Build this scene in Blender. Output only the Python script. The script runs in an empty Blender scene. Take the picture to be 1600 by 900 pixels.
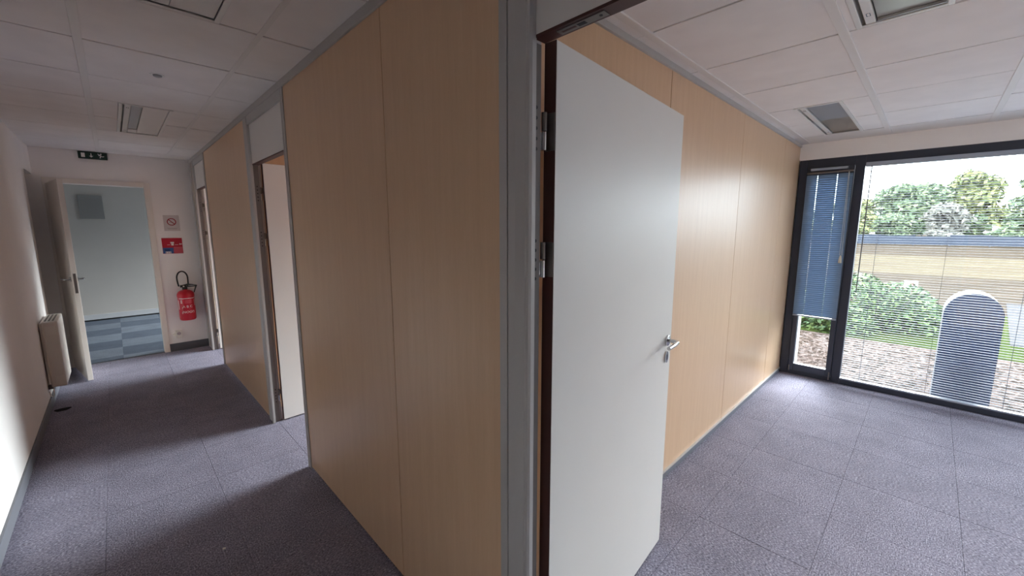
import bpy, math, random
from mathutils import Vector, Matrix

random.seed(7)
SC = bpy.context.scene
COL = SC.collection
rad = math.radians

# ------------------------------------------------------------------ camera, sky, exposure
EYE = 1.585
F_PX = 634.6
PITCH = math.atan(94 / F_PX)
YAW = math.atan(625 / math.hypot(F_PX, 94))
cd = bpy.data.cameras.new('camera')
cd.sensor_width = 36.0
cd.lens = F_PX / 1600 * 36.0
cd.clip_start = 0.02
cd.clip_end = 500
cam = bpy.data.objects.new('camera', cd)
COL.objects.link(cam)
cam.location = (0, 0, EYE)
cam.rotation_euler = (math.pi / 2 - PITCH, 0, -YAW)
SC.camera = cam

world = bpy.data.worlds.new('overcast_sky')
SC.world = world
world.use_nodes = True
wb = world.node_tree.nodes['Background']
wb.inputs['Color'].default_value = (0.83, 0.92, 1.0, 1)
wb.inputs['Strength'].default_value = 9.0

sun_d = bpy.data.lights.new('hazy_sun', 'SUN')
sun_d.energy = 18.0
sun_d.angle = rad(42)
sun_d.color = (0.96, 0.98, 1.0)
sun = bpy.data.objects.new('hazy_sun', sun_d)
COL.objects.link(sun)
sun.rotation_euler = Vector((-math.cos(rad(27)), 0.06, -math.sin(rad(27)))).to_track_quat('-Z', 'Y').to_euler()

SC.view_settings.view_transform = 'Standard'
SC.view_settings.look = 'None'
SC.view_settings.gamma = 1.0
SC.view_settings.exposure = 0.62
SC.view_settings.use_curve_mapping = False
try:
    SC.cycles.max_bounces = 14
    SC.cycles.diffuse_bounces = 8
    SC.cycles.glossy_bounces = 4
    SC.cycles.transparent_max_bounces = 24
    SC.cycles.sample_clamp_indirect = 8
    SC.cycles.caustics_reflective = False
    SC.cycles.caustics_refractive = False
except Exception:
    pass


def portal(x, y0, y1, z0, z1):
    """Sky portal: tells the renderer where the sky shines in; gives off no light of its own."""
    l = bpy.data.lights.new('sky_portal', 'AREA')
    l.shape = 'RECTANGLE'
    l.size = z1 - z0
    l.size_y = y1 - y0
    l.cycles.is_portal = True
    o = bpy.data.objects.new('sky_portal', l)
    o.location = (x, (y0 + y1) / 2, (z0 + z1) / 2)
    o.rotation_euler = (0, math.pi / 2, 0)   # -Z axis points to -X, into the rooms
    COL.objects.link(o)


for a in ((5.56, -2.0, 1.0, 0.0, 2.3), (5.56, 1.9, 3.86, 0.0, 2.3), (5.56, 3.9, 6.7, 0.0, 2.3), (5.56, 7.0, 9.75, 0.5, 2.3)):
    portal(*a)


# ------------------------------------------------------------------ helpers
def srgb(r, g, b):
    def f(c):
        c /= 255.0
        return c / 12.92 if c <= 0.04045 else ((c + 0.055) / 1.055) ** 2.4
    return (f(r), f(g), f(b), 1)


def link(o, parent=None):
    COL.objects.link(o)
    if parent is not None:
        o.parent = parent
    return o


class MB:
    def __init__(s):
        s.v = []
        s.f = []

    def box(s, x0, x1, y0, y1, z0, z1):
        if x0 > x1: x0, x1 = x1, x0
        if y0 > y1: y0, y1 = y1, y0
        if z0 > z1: z0, z1 = z1, z0
        b = len(s.v)
        s.v += [(x0, y0, z0), (x1, y0, z0), (x1, y1, z0), (x0, y1, z0), (x0, y0, z1), (x1, y0, z1), (x1, y1, z1), (x0, y1, z1)]
        s.f += [(b, b + 3, b + 2, b + 1), (b + 4, b + 5, b + 6, b + 7), (b, b + 1, b + 5, b + 4), (b + 1, b + 2, b + 6, b + 5), (b + 2, b + 3, b + 7, b + 6), (b + 3, b, b + 4, b + 7)]
        return s

    def prism(s, poly, h0, h1, axis='z'):
        """extrude a 2-D polygon along an axis; poly gives the two other coordinates in xyz order"""
        b = len(s.v)
        n = len(poly)
        for h in (h0, h1):
            for (p, q) in poly:
                s.v.append({'x': (h, p, q), 'y': (p, h, q), 'z': (p, q, h)}[axis])
        s.f.append(tuple(range(b + n - 1, b - 1, -1)))
        s.f.append(tuple(range(b + n, b + 2 * n)))
        for i in range(n):
            j = (i + 1) % n
            s.f.append((b + i, b + j, b + n + j, b + n + i))
        return s

    def tube(s, pts, r, n=10, cap=True):
        pts = [Vector(p) for p in pts]
        rs = r if isinstance(r, (list, tuple)) else [r] * len(pts)
        rings = []
        up = None
        for i, p in enumerate(pts):
            d = (pts[min(i + 1, len(pts) - 1)] - pts[max(i - 1, 0)]).normalized()
            if up is None:
                up = d.orthogonal().normalized()
            up = (up - d * up.dot(d)).normalized()
            sd = d.cross(up)
            b = len(s.v)
            for k in range(n):
                a = 2 * math.pi * k / n
                s.v.append(tuple(p + (up * math.cos(a) + sd * math.sin(a)) * rs[i]))
            rings.append(b)
        for a, b in zip(rings, rings[1:]):
            for k in range(n):
                l = (k + 1) % n
                s.f.append((a + k, a + l, b + l, b + k))
        if cap:
            s.f.append(tuple(rings[0] + k for k in range(n - 1, -1, -1)))
            s.f.append(tuple(rings[-1] + k for k in range(n)))
        return s

    def lathe(s, prof, n=28, c=(0, 0, 0)):
        b = len(s.v)
        for (r, z) in prof:
            for k in range(n):
                a = 2 * math.pi * k / n
                s.v.append((c[0] + r * math.cos(a), c[1] + r * math.sin(a), c[2] + z))
        for i in range(len(prof) - 1):
            for k in range(n):
                l = (k + 1) % n
                s.f.append((b + i * n + k, b + i * n + l, b + (i + 1) * n + l, b + (i + 1) * n + k))
        s.f.append(tuple(b + k for k in range(n - 1, -1, -1)))
        s.f.append(tuple(b + (len(prof) - 1) * n + k for k in range(n)))
        return s

    def quad(s, a, b_, c, d):
        b = len(s.v)
        s.v += [a, b_, c, d]
        s.f.append((b, b + 1, b + 2, b + 3))
        return s

    def mesh(s, name, mat):
        me = bpy.data.meshes.new(name)
        me.from_pydata(s.v, [], s.f)
        me.update()
        if mat:
            me.materials.append(mat)
        return me

    def build(s, name, mat, parent=None, bevel=0.0, smooth=False, segs=2):
        o = bpy.data.objects.new(name, s.mesh(name, mat))
        link(o, parent)
        if bevel:
            m = o.modifiers.new('bevel', 'BEVEL')
            m.width = bevel
            m.segments = segs
            m.limit_method = 'ANGLE'
            m.angle_limit = rad(40)
        if smooth:
            for p in o.data.polygons:
                p.use_smooth = True
            try:
                o.data.set_sharp_from_angle(angle=rad(38))
            except Exception:
                pass
        return o


def B(name, mat, box, parent=None, bevel=0.0):
    return MB().box(*box).build(name, mat, parent, bevel)


def tag(o, label, cat, group=None):
    o['label'] = label
    o['category'] = cat
    if group:
        o['group'] = group
    return o


def struct(o, label=None):
    o['kind'] = 'structure'
    if label:
        o['label'] = label
    return o


def thing(name, label, cat, loc=(0, 0, 0), rz=0.0, group=None):
    o = bpy.data.objects.new(name, None)
    o.empty_display_size = 0.1
    link(o)
    o.location = loc
    o.rotation_euler = (0, 0, rz)
    return tag(o, label, cat, group)


def sroot(name, label, loc=(0, 0, 0), rz=0.0):
    o = bpy.data.objects.new(name, None)
    o.empty_display_size = 0.1
    link(o)
    o.location = loc
    o.rotation_euler = (0, 0, rz)
    return struct(o, label)


def text_mesh(s, size, shear=0.0):
    c = bpy.data.curves.new('lettering', 'FONT')
    c.body = s
    c.size = size
    c.shear = shear
    c.align_x = 'CENTER'
    c.align_y = 'CENTER'
    c.extrude = 0.0004
    c.resolution_u = 3
    o = bpy.data.objects.new('lettering_tmp', c)
    COL.objects.link(o)
    dg = bpy.context.evaluated_depsgraph_get()
    me = bpy.data.meshes.new_from_object(o.evaluated_get(dg))
    bpy.data.objects.remove(o)
    return me


# ------------------------------------------------------------------ materials
def mat(name, col, rough=0.6, metal=0.0, spec=0.5, build=None):
    m = bpy.data.materials.new(name)
    m.use_nodes = True
    nt = m.node_tree
    b = nt.nodes['Principled BSDF']
    b.inputs['Base Color'].default_value = col
    b.inputs['Roughness'].default_value = rough
    b.inputs['Metallic'].default_value = metal
    b.inputs['Specular IOR Level'].default_value = spec
    if build:
        build(nt, b)
    return m


def N(nt, t, **kw):
    n = nt.nodes.new(t)
    for k, v in kw.items():
        if k in n.inputs:
            n.inputs[k].default_value = v
        else:
            setattr(n, k, v)
    return n


def coords(nt, scale=(1, 1, 1), what='Object'):
    tc = nt.nodes.new('ShaderNodeTexCoord')
    mp = nt.nodes.new('ShaderNodeMapping')
    mp.inputs['Scale'].default_value = scale
    nt.links.new(tc.outputs[what], mp.inputs['Vector'])
    return mp.outputs['Vector']


def ramp(nt, fac, stops):
    r = nt.nodes.new('ShaderNodeValToRGB')
    el = r.color_ramp.elements
    while len(el) < len(stops):
        el.new(0.5)
    for e, (p, c) in zip(el, stops):
        e.position = p
        e.color = c
    nt.links.new(fac, r.inputs['Fac'])
    return r.outputs['Color']


def bump(nt, b, h, strength=0.2, dist=0.002):
    n = nt.nodes.new('ShaderNodeBump')
    n.inputs['Strength'].default_value = strength
    n.inputs['Distance'].default_value = dist
    nt.links.new(h, n.inputs['Height'])
    nt.links.new(n.outputs['Normal'], b.inputs['Normal'])


def noise(nt, vec, scale, detail=2.0, rough=0.5):
    n = nt.nodes.new('ShaderNodeTexNoise')
    n.inputs['Scale'].default_value = scale
    n.inputs['Detail'].default_value = detail
    n.inputs['Roughness'].default_value = rough
    nt.links.new(vec, n.inputs['Vector'])
    return n.outputs['Fac']


def mix(nt, a, b, fac, mode='MIX'):
    m = nt.nodes.new('ShaderNodeMix')
    m.data_type = 'RGBA'
    m.blend_type = mode
    if isinstance(fac, float):
        m.inputs['Factor'].default_value = fac
    else:
        nt.links.new(fac, m.inputs['Factor'])
    for s, i in ((a, 6), (b, 7)):
        if isinstance(s, tuple):
            m.inputs[i].default_value = s
        else:
            nt.links.new(s, m.inputs[i])
    return m.outputs[2]


def wood_nodes(nt, b):
    v = coords(nt, (9, 9, 0.55))
    f = noise(nt, v, 3.2, 4, 0.6)
    c1 = ramp(nt, f, [(0.25, srgb(216, 181, 147)), (0.52, srgb(220, 186, 152)), (0.8, srgb(224, 191, 158))])
    v2 = coords(nt, (90, 90, 7))
    f2 = noise(nt, v2, 2.0, 3, 0.6)
    c2 = ramp(nt, f2, [(0.35, (0.975, 0.97, 0.965, 1)), (0.6, (1, 1, 1, 1))])
    nt.links.new(mix(nt, c1, c2, 1.0, 'MULTIPLY'), b.inputs['Base Color'])


def carpet_nodes(cols):
    def fn(nt, b):
        oi = nt.nodes.new('ShaderNodeObjectInfo')
        va = coords(nt, (1.0, 0.55, 1.0))
        vb = coords(nt, (0.55, 1.0, 1.0))
        gt = N(nt, 'ShaderNodeMath', operation='GREATER_THAN')
        gt.inputs[1].default_value = 0.5
        nt.links.new(oi.outputs['Random'], gt.inputs[0])
        vm = nt.nodes.new('ShaderNodeMix')
        vm.data_type = 'VECTOR'
        nt.links.new(gt.outputs[0], vm.inputs['Factor'])
        nt.links.new(va, vm.inputs[4])
        nt.links.new(vb, vm.inputs[5])
        f = noise(nt, vm.outputs[1], 170, 2.5, 0.65)
        g = noise(nt, coords(nt), 5.0, 3, 0.6)
        c = ramp(nt, f, cols)
        gr = ramp(nt, g, [(0.3, (0.88, 0.88, 0.88, 1)), (0.7, (1.08, 1.08, 1.08, 1))])
        mr = N(nt, 'ShaderNodeMapRange')
        mr.inputs['To Min'].default_value = 0.96
        mr.inputs['To Max'].default_value = 1.04
        nt.links.new(oi.outputs['Random'], mr.inputs['Value'])
        c = mix(nt, c, gr, 1.0, 'MULTIPLY')
        hs = nt.nodes.new('ShaderNodeHueSaturation')
        nt.links.new(mr.outputs['Result'], hs.inputs['Value'])
        nt.links.new(c, hs.inputs['Color'])
        nt.links.new(hs.outputs['Color'], b.inputs['Base Color'])
        bump(nt, b, f, 0.5, 0.004)
    return fn


def paint_nodes(c, var=0.04, sc=3.0):
    def fn(nt, b):
        f = noise(nt, coords(nt), sc, 3, 0.55)
        lo = tuple(x * (1 - var) for x in c[:3]) + (1,)
        nt.links.new(ramp(nt, f, [(0.35, lo), (0.65, c)]), b.inputs['Base Color'])
        bump(nt, b, noise(nt, coords(nt), 260, 2), 0.08, 0.001)
    return fn


def tile_nodes(nt, b):
    f = noise(nt, coords(nt), 320, 2)
    g = noise(nt, coords(nt), 6, 2)
    c = ramp(nt, g, [(0.3, srgb(232, 229, 228)), (0.7, srgb(238, 235, 234))])
    nt.links.new(c, b.inputs['Base Color'])
    bump(nt, b, f, 0.25, 0.002)


def island_nodes(stops):
    def fn(nt, b):
        g = nt.nodes.new('ShaderNodeNewGeometry')
        nt.links.new(ramp(nt, g.outputs['Random Per Island'], stops), b.inputs['Base Color'])
    return fn


def ground_nodes(stops, sc, detail=4, stretch=(1, 1, 1)):
    def fn(nt, b):
        f = noise(nt, coords(nt, stretch), sc, detail, 0.65)
        nt.links.new(ramp(nt, f, stops), b.inputs['Base Color'])
    return fn


M = {}
M['wood'] = mat('beech_laminate', srgb(212, 168, 122), 0.34, spec=0.42, build=wood_nodes)
M['seam'] = mat('dark_joint', srgb(50, 36, 27), 0.8)
M['grey'] = mat('grey_aluminium_profile', srgb(188, 186, 184), 0.42, 0.1)
M['rebate_grey'] = mat('dark_rebate_grey', srgb(112, 106, 104), 0.6)
M['greylight'] = mat('pale_grey_profile', srgb(212, 212, 214), 0.38, 0.15)
M['brown'] = mat('dark_brown_lipping', srgb(74, 40, 34), 0.45)
M['doorwhite'] = mat('white_door_laminate', srgb(226, 223, 216), 0.42, spec=0.4, build=paint_nodes(srgb(226, 224, 220), 0.02, 2))
M['wall'] = mat('white_wall_paint', srgb(224, 218, 214), 0.75, build=paint_nodes(srgb(242, 238, 236), 0.03))
M['beige'] = mat('cream_door_paint', srgb(228, 220, 212), 0.5, build=paint_nodes(srgb(228, 220, 212), 0.04))
M['hallwall'] = mat('grey_hall_paint', srgb(200, 194, 188), 0.75, build=paint_nodes(srgb(200, 194, 188), 0.03))
M['tile'] = mat('mineral_ceiling_tile', srgb(220, 216, 214), 0.9, build=tile_nodes)
M['bar'] = mat('white_ceiling_bar', srgb(226, 224, 222), 0.45)
M['plenum'] = mat('dark_ceiling_void', srgb(60, 54, 52), 0.9)
M['carpet'] = mat('grey_flecked_carpet', srgb(95, 93, 107), 0.97, spec=0.1, build=carpet_nodes(
    [(0.28, srgb(78, 76, 87)), (0.45, srgb(127, 124, 140)), (0.58, srgb(152, 149, 166)), (0.74, srgb(208, 206, 223))]))
M['bluedark'] = mat('dark_blue_carpet', srgb(98, 106, 120), 0.97, spec=0.1, build=carpet_nodes(
    [(0.3, srgb(84, 92, 106)), (0.5, srgb(102, 110, 124)), (0.7, srgb(118, 126, 140))]))
M['bluelight'] = mat('pale_blue_carpet', srgb(124, 132, 144), 0.97, spec=0.1, build=carpet_nodes(
    [(0.3, srgb(108, 116, 128)), (0.5, srgb(126, 134, 146)), (0.7, srgb(146, 154, 166))]))
M['screed'] = mat('screed', srgb(90, 88, 88), 0.9)
M['base'] = mat('grey_baseboard', srgb(112, 114, 122), 0.5)
M['basedark'] = mat('dark_grey_baseboard', srgb(84, 86, 92), 0.5)
M['frame'] = mat('anthracite_window_frame', srgb(46, 51, 64), 0.4, 0.1)
M['frame2'] = mat('anthracite_sash', srgb(54, 60, 74), 0.38, 0.1)
M['slat'] = mat('white_blind_slat', srgb(150, 154, 164), 0.7, spec=0.03)
M['slatblue'] = mat('blue_grey_blind_slat', srgb(112, 138, 166), 0.45)
M['headrail'] = mat('blind_headrail', srgb(160, 168, 182), 0.4, 0.1)
M['cord'] = mat('pale_cord', srgb(206, 206, 200), 0.7)
M['darkcord'] = mat('dark_cord', srgb(96, 98, 104), 0.6)
M['tassel'] = mat('cream_tassel', srgb(206, 200, 182), 0.5)
M['chrome'] = mat('satin_chrome', srgb(196, 196, 198), 0.22, 1.0)
M['steel'] = mat('dull_steel', srgb(126, 120, 116), 0.4, 0.9)
M['black'] = mat('black_rubber', srgb(28, 28, 30), 0.6)
M['red'] = mat('extinguisher_red', srgb(190, 22, 44), 0.3)
M['white'] = mat('white_print', srgb(236, 232, 230), 0.6)
M['signred'] = mat('sign_red', srgb(186, 24, 48), 0.5)
M['signpink'] = mat('sign_faded_red', srgb(206, 96, 110), 0.6)
M['signblue'] = mat('sign_blue', srgb(56, 92, 148), 0.5)
M['signdarkblue'] = mat('sign_dark_blue', srgb(30, 56, 104), 0.5)
M['signplate'] = mat('sign_plate_clear_grey', srgb(206, 196, 196), 0.35)
M['faint'] = mat('faint_print', srgb(176, 164, 166), 0.6)
M['ringred'] = mat('sign_ring_red', srgb(150, 28, 44), 0.5)
M['exitgreen'] = mat('exit_dark_green', srgb(20, 50, 40), 0.4)
M['exitcase'] = mat('exit_case', srgb(40, 46, 44), 0.5)
M['plastic'] = mat('white_plastic', srgb(226, 222, 214), 0.4)
M['radiator'] = mat('radiator_enamel', srgb(222, 216, 208), 0.4)
M['radslot'] = mat('radiator_grille_dark', srgb(110, 102, 98), 0.6)
M['alu'] = mat('brushed_aluminium_reflector', srgb(176, 170, 160), 0.28, 0.65)
M['lampwhite'] = mat('lamp_white_enamel', srgb(226, 226, 224), 0.35)
M['lampgrey'] = mat('lamp_grey_panel', srgb(168, 172, 178), 0.3, 0.2)
M['stain'] = mat('dark_stain', srgb(34, 32, 36), 0.95, spec=0.1)
M['paper'] = mat('paper_scrap', srgb(226, 224, 218), 0.8)
M['ventgrey'] = mat('vent_grey', srgb(146, 144, 142), 0.6)
M['facade'] = mat('white_render', srgb(224, 222, 216), 0.8)
M['roof'] = mat('roof_slab', srgb(150, 148, 144), 0.9)
# outdoors
M['mulch'] = mat('pinkish_gravel', srgb(86, 78, 70), 0.95, spec=0.0, build=ground_nodes(
    [(0.32, srgb(50, 42, 37)), (0.5, srgb(82, 70, 66)), (0.68, srgb(109, 100, 96))], 26, 6))
M['chip'] = mat('gravel_chip', srgb(86, 78, 70), 0.95, spec=0.0, build=island_nodes(
    [(0.0, srgb(48, 41, 34)), (0.5, srgb(82, 70, 65)), (1.0, srgb(116, 106, 103))]))
M['lawn'] = mat('lawn_grass', srgb(48, 55, 30), 0.95, spec=0.0, build=ground_nodes(
    [(0.3, srgb(36, 45, 22)), (0.6, srgb(52, 61, 30)), (0.8, srgb(64, 65, 40))], 8, 6))
M['field'] = mat('dry_field', srgb(58, 51, 40), 0.95, spec=0.0, build=ground_nodes(
    [(0.3, srgb(47, 40, 36)), (0.5, srgb(58, 51, 43)), (0.7, srgb(67, 58, 51))], 1.6, 8, (1, 0.5, 1)))
M['straw'] = mat('yellow_dry_grass', srgb(76, 66, 54), 0.95, spec=0.0, build=ground_nodes(
    [(0.3, srgb(66, 57, 48)), (0.6, srgb(77, 70, 57)), (0.8, srgb(84, 73, 66))], 1.1, 8, (1, 0.4, 1)))
M['path'] = mat('pale_path', srgb(68, 66, 69), 0.9, spec=0.0, build=ground_nodes(
    [(0.3, srgb(61, 60, 63)), (0.7, srgb(71, 71, 73))], 6, 5))
M['stele'] = mat('blue_grey_cabinet', srgb(68, 80, 115), 0.6, spec=0.2)
M['stelerim'] = mat('pale_cabinet_hood', srgb(105, 104, 112), 0.7, spec=0.1)
M['fence'] = mat('blue_grey_fence', srgb(39, 47, 63), 0.7)
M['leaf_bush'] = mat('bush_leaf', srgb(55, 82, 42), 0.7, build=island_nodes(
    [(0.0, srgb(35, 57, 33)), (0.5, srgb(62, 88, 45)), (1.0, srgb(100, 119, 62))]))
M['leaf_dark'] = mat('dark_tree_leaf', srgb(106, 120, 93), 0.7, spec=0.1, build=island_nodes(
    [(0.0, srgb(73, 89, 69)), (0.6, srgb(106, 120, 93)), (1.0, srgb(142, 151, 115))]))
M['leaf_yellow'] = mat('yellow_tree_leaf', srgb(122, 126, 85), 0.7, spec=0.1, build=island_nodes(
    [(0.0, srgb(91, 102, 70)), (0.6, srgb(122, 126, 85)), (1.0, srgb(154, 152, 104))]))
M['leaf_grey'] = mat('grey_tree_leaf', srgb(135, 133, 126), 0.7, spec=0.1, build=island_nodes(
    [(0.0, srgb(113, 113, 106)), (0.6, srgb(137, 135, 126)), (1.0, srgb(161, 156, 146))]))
M['bark'] = mat('bark', srgb(38, 32, 28), 0.9, build=ground_nodes([(0.3, srgb(30, 24, 21)), (0.7, srgb(46, 40, 34))], 6, 4))
M['twig'] = mat('dry_twig', srgb(68, 66, 58), 0.9)


def glass_material():
    m = bpy.data.materials.new('window_glass')
    m.use_nodes = True
    nt = m.node_tree
    nt.nodes.clear()
    out = nt.nodes.new('ShaderNodeOutputMaterial')
    tr = nt.nodes.new('ShaderNodeBsdfTransparent')
    tr.inputs['Color'].default_value = (0.93, 0.955, 0.95, 1)
    gl = nt.nodes.new('ShaderNodeBsdfGlossy')
    gl.inputs['Roughness'].default_value = 0.0
    lw = nt.nodes.new('ShaderNodeLayerWeight')
    pw = N(nt, 'ShaderNodeMath', operation='POWER')
    pw.inputs[1].default_value = 5.0
    nt.links.new(lw.outputs['Facing'], pw.inputs[0])
    fr = N(nt, 'ShaderNodeMath', operation='MULTIPLY_ADD')
    fr.inputs[1].default_value = 0.6
    fr.inputs[2].default_value = 0.035
    nt.links.new(pw.outputs[0], fr.inputs[0])
    mx = nt.nodes.new('ShaderNodeMixShader')
    nt.links.new(fr.outputs[0], mx.inputs[0])
    nt.links.new(tr.outputs[0], mx.inputs[1])
    nt.links.new(gl.outputs[0], mx.inputs[2])
    nt.links.new(mx.outputs[0], out.inputs['Surface'])
    return m


M['glass'] = glass_material()

# ------------------------------------------------------------------ main dimensions (metres)
CE = 2.434          # ceiling
TOP = 2.60          # top of all walls
AX0, AX1 = 0.7915, 0.855     # corridor partition, corridor face and room face
BY0, BY1 = 1.046, 1.11       # partition between the near room and the next one
FX = 5.19           # facade, inner face of the window frames
LX = -0.55          # corridor left wall
EY = 6.72           # corridor end wall
BACK = -2.6         # corridor behind the viewer
SIDE = -3.40        # far side of the near room
HY = 9.9            # back wall of the hall beyond the end door
NICHE = 6.15

# ------------------------------------------------------------------ floors
fl = sroot('floor', None)
MB().box(-0.95, 5.5, BACK - 0.12, EY + 0.06, -0.15, -0.008).box(0.8, 5.5, SIDE - 0.2, BACK, -0.15, -0.008).build('screed_slab', M['screed'], fl)


def grid(a0, a1, off, pitch):
    xs = [a0]
    k = math.ceil((a0 - off) / pitch + 0.05)
    while off + k * pitch < a1 - 0.03:
        xs.append(off + k * pitch)
        k += 1
    xs.append(a1)
    return list(zip(xs, xs[1:]))


def carpet_grid(x0, x1, y0, y1, ox, oy, pitch=0.505):
    for (a, b) in grid(x0, x1, ox, pitch):
        for (c, d) in grid(y0, y1, oy, pitch):
            g = 0.0006
            B('carpet_tile', M['carpet'], (a + g, b - g, c + g, d - g, -0.008, random.uniform(-0.0006, 0.0)), fl, 0.0012)


carpet_grid(LX, 0.823, BACK, EY, 0.32, 3.035)
carpet_grid(0.823, FX + 0.02, SIDE, 1.08, 2.68, 0.235)
B('carpet_sheet', M['carpet'], (0.8235, FX + 0.02, BY0 + 0.04, EY, -0.008, 0.0), fl)
B('carpet_sheet', M['carpet'], (LX - 0.075, LX, NICHE, EY, -0.008, 0.0), fl)

hf = sroot('floor_hall', None)
B('screed_slab', M['screed'], (-3.1, 5.5, EY + 0.06, HY + 0.15, -0.15, -0.008), hf)
for i in range(-6, 11):
    for j in range(7):
        x0 = max(-0.06 + 0.5 * i, -3.0)
        x1 = min(-0.06 + 0.5 * (i + 1), FX)
        y0 = EY + 0.06 + (0.0 if j == 0 else 0.17 + 0.5 * (j - 1) + 0.0)
        y1 = min(EY + 0.06 + 0.17 + 0.5 * j, HY)
        if x1 - x0 < 0.02 or y1 - y0 < 0.02:
            continue
        B('carpet_tile', M['bluelight' if (i + j) % 2 == 0 else 'bluedark'], (x0 + 0.0006, x1 - 0.0006, y0 + 0.0006, y1 - 0.0006, -0.008, 0), hf)

# ------------------------------------------------------------------ walls
wl = sroot('wall_left', None)
MB().box(LX - 0.25, LX, BACK, NICHE, 0, TOP).box(LX - 0.25, LX, NICHE, EY, 2.15, TOP).build('plaster', M['wall'], wl)
B('recess', M['wall'], (-0.80, LX - 0.075, NICHE, EY, 0, 2.15), wl)
struct(B('baseboard_left', M['base'], (LX, LX + 0.012, BACK, NICHE, 0, 0.085), None, 0.002))

we = sroot('wall_end', None)
DX0, DX1, DH = -0.43, 0.325, 2.07
MB().box(-3.2, DX0 - 0.01, EY, EY + 0.12, 0, TOP).box(DX1 + 0.01, FX + 0.3, EY, EY + 0.12, 0, TOP).box(DX0 - 0.01, DX1 + 0.01, EY, EY + 0.12, DH + 0.01, TOP).build('plaster', M['wall'], we)
struct(B('baseboard_end', M['basedark'], (DX1 + 0.05, AX0, EY - 0.012, EY, 0, 0.10), None, 0.002))
wk = struct(B('wall_back', M['wall'], (-0.8, AX1, BACK - 0.12, BACK, 0, TOP)))
ws = struct(B('wall_side', M['wall'], (AX0, FX + 0.1, SIDE - 0.12, SIDE, 0, TOP)))

# hall beyond the end door
wh = sroot('wall_hall', None)
B('back_wall', M['hallwall'], (-3.1, 5.3, HY, HY + 0.12, 0, TOP), wh)
B('side_wall', M['hallwall'], (-3.2, -3.1, EY, HY + 0.12, 0, TOP), wh)
B('lining', M['hallwall'], (DX1 + 0.03, FX, EY + 0.12, EY + 0.13, 0, TOP), wh)
struct(MB().box(-3.1, FX, HY - 0.014, HY, 0.025, 0.11).build('baseboard_hall', M['greylight']))
B('skirting_shadow_gap', M['black'], (-3.1, FX, HY - 0.01, HY, 0.0, 0.025), wh)
struct(B('ceiling_hall', M['tile'], (-3.1, FX + 0.1, EY + 0.12, HY, CE, TOP)))

# ---- corridor partition: laminate panels between grey profiles
wr = sroot('wall_right', None)
for (y0, y1) in ((0.857, 1.5165), (1.5205, 2.722), (3.722, 5.616), (-1.45, -0.40), (BACK, -1.453)):
    B('panel', M['wood'], (AX0, AX1, y0, y1, 0.012, 2.394), wr, 0.0015)
B('seam_core', M['seam'], (AX0 + 0.006, AX1 - 0.006, 0.9, 2.6, 0.0, 2.40), wr)
B('seam_core', M['seam'], (AX0 + 0.006, AX1 - 0.006, BACK, -0.45, 0.0, 2.40), wr)
for (y0, y1) in ((BACK, EY),):
    MB().box(AX0 - 0.010, AX1 + 0.010, y0, y1, 2.394, CE + 0.02).build('top_rail', M['grey'], wr, 0.002)
    MB().box(AX0 - 0.004, AX1 + 0.004, y0, y1, CE + 0.02, TOP).build('rail_packer', M['plenum'], wr)


def jamb_hinge(y):
    """hinge side jamb profile: y is its outer edge (towards the panel); the doorway lies on the -y side"""
    p = [(AX0 - 0.006, y), (AX0 - 0.006, y - 0.030), (AX0 + 0.002, y - 0.0315), (AX0 + 0.002, y - 0.034), (AX0 - 0.006, y - 0.0355),
         (AX0 - 0.004, y - 0.060), (AX0 + 0.003, y - 0.090), (AX0 + 0.003, y - 0.098), (AX0 - 0.009, y - 0.103), (AX0 - 0.012, y - 0.110), (AX0 - 0.011, y - 0.118), (AX0 - 0.004, y - 0.122),
         (AX0 + 0.010, y - 0.122), (AX0 + 0.010, y - 0.103), (AX1 - 0.015, y - 0.103), (AX1 - 0.015, y - 0.085), (AX1 + 0.004, y - 0.085), (AX1 + 0.004, y)]
    return MB().prism(p[::-1], 0, 2.394)


def jamb_latch(y):
    """latch side jamb: y is its outer edge, the doorway lies on the +y side"""
    p = [(AX0 - 0.006, y), (AX0 - 0.006, y + 0.022), (AX0 - 0.010, y + 0.026), (AX0 - 0.010, y + 0.036), (AX0 + 0.004, y + 0.040), (AX0 + 0.010, y + 0.040), (AX0 + 0.010, y + 0.026), (AX1 + 0.004, y + 0.026), (AX1 + 0.004, y)]
    return MB().prism(p, 0, 2.394)


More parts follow.
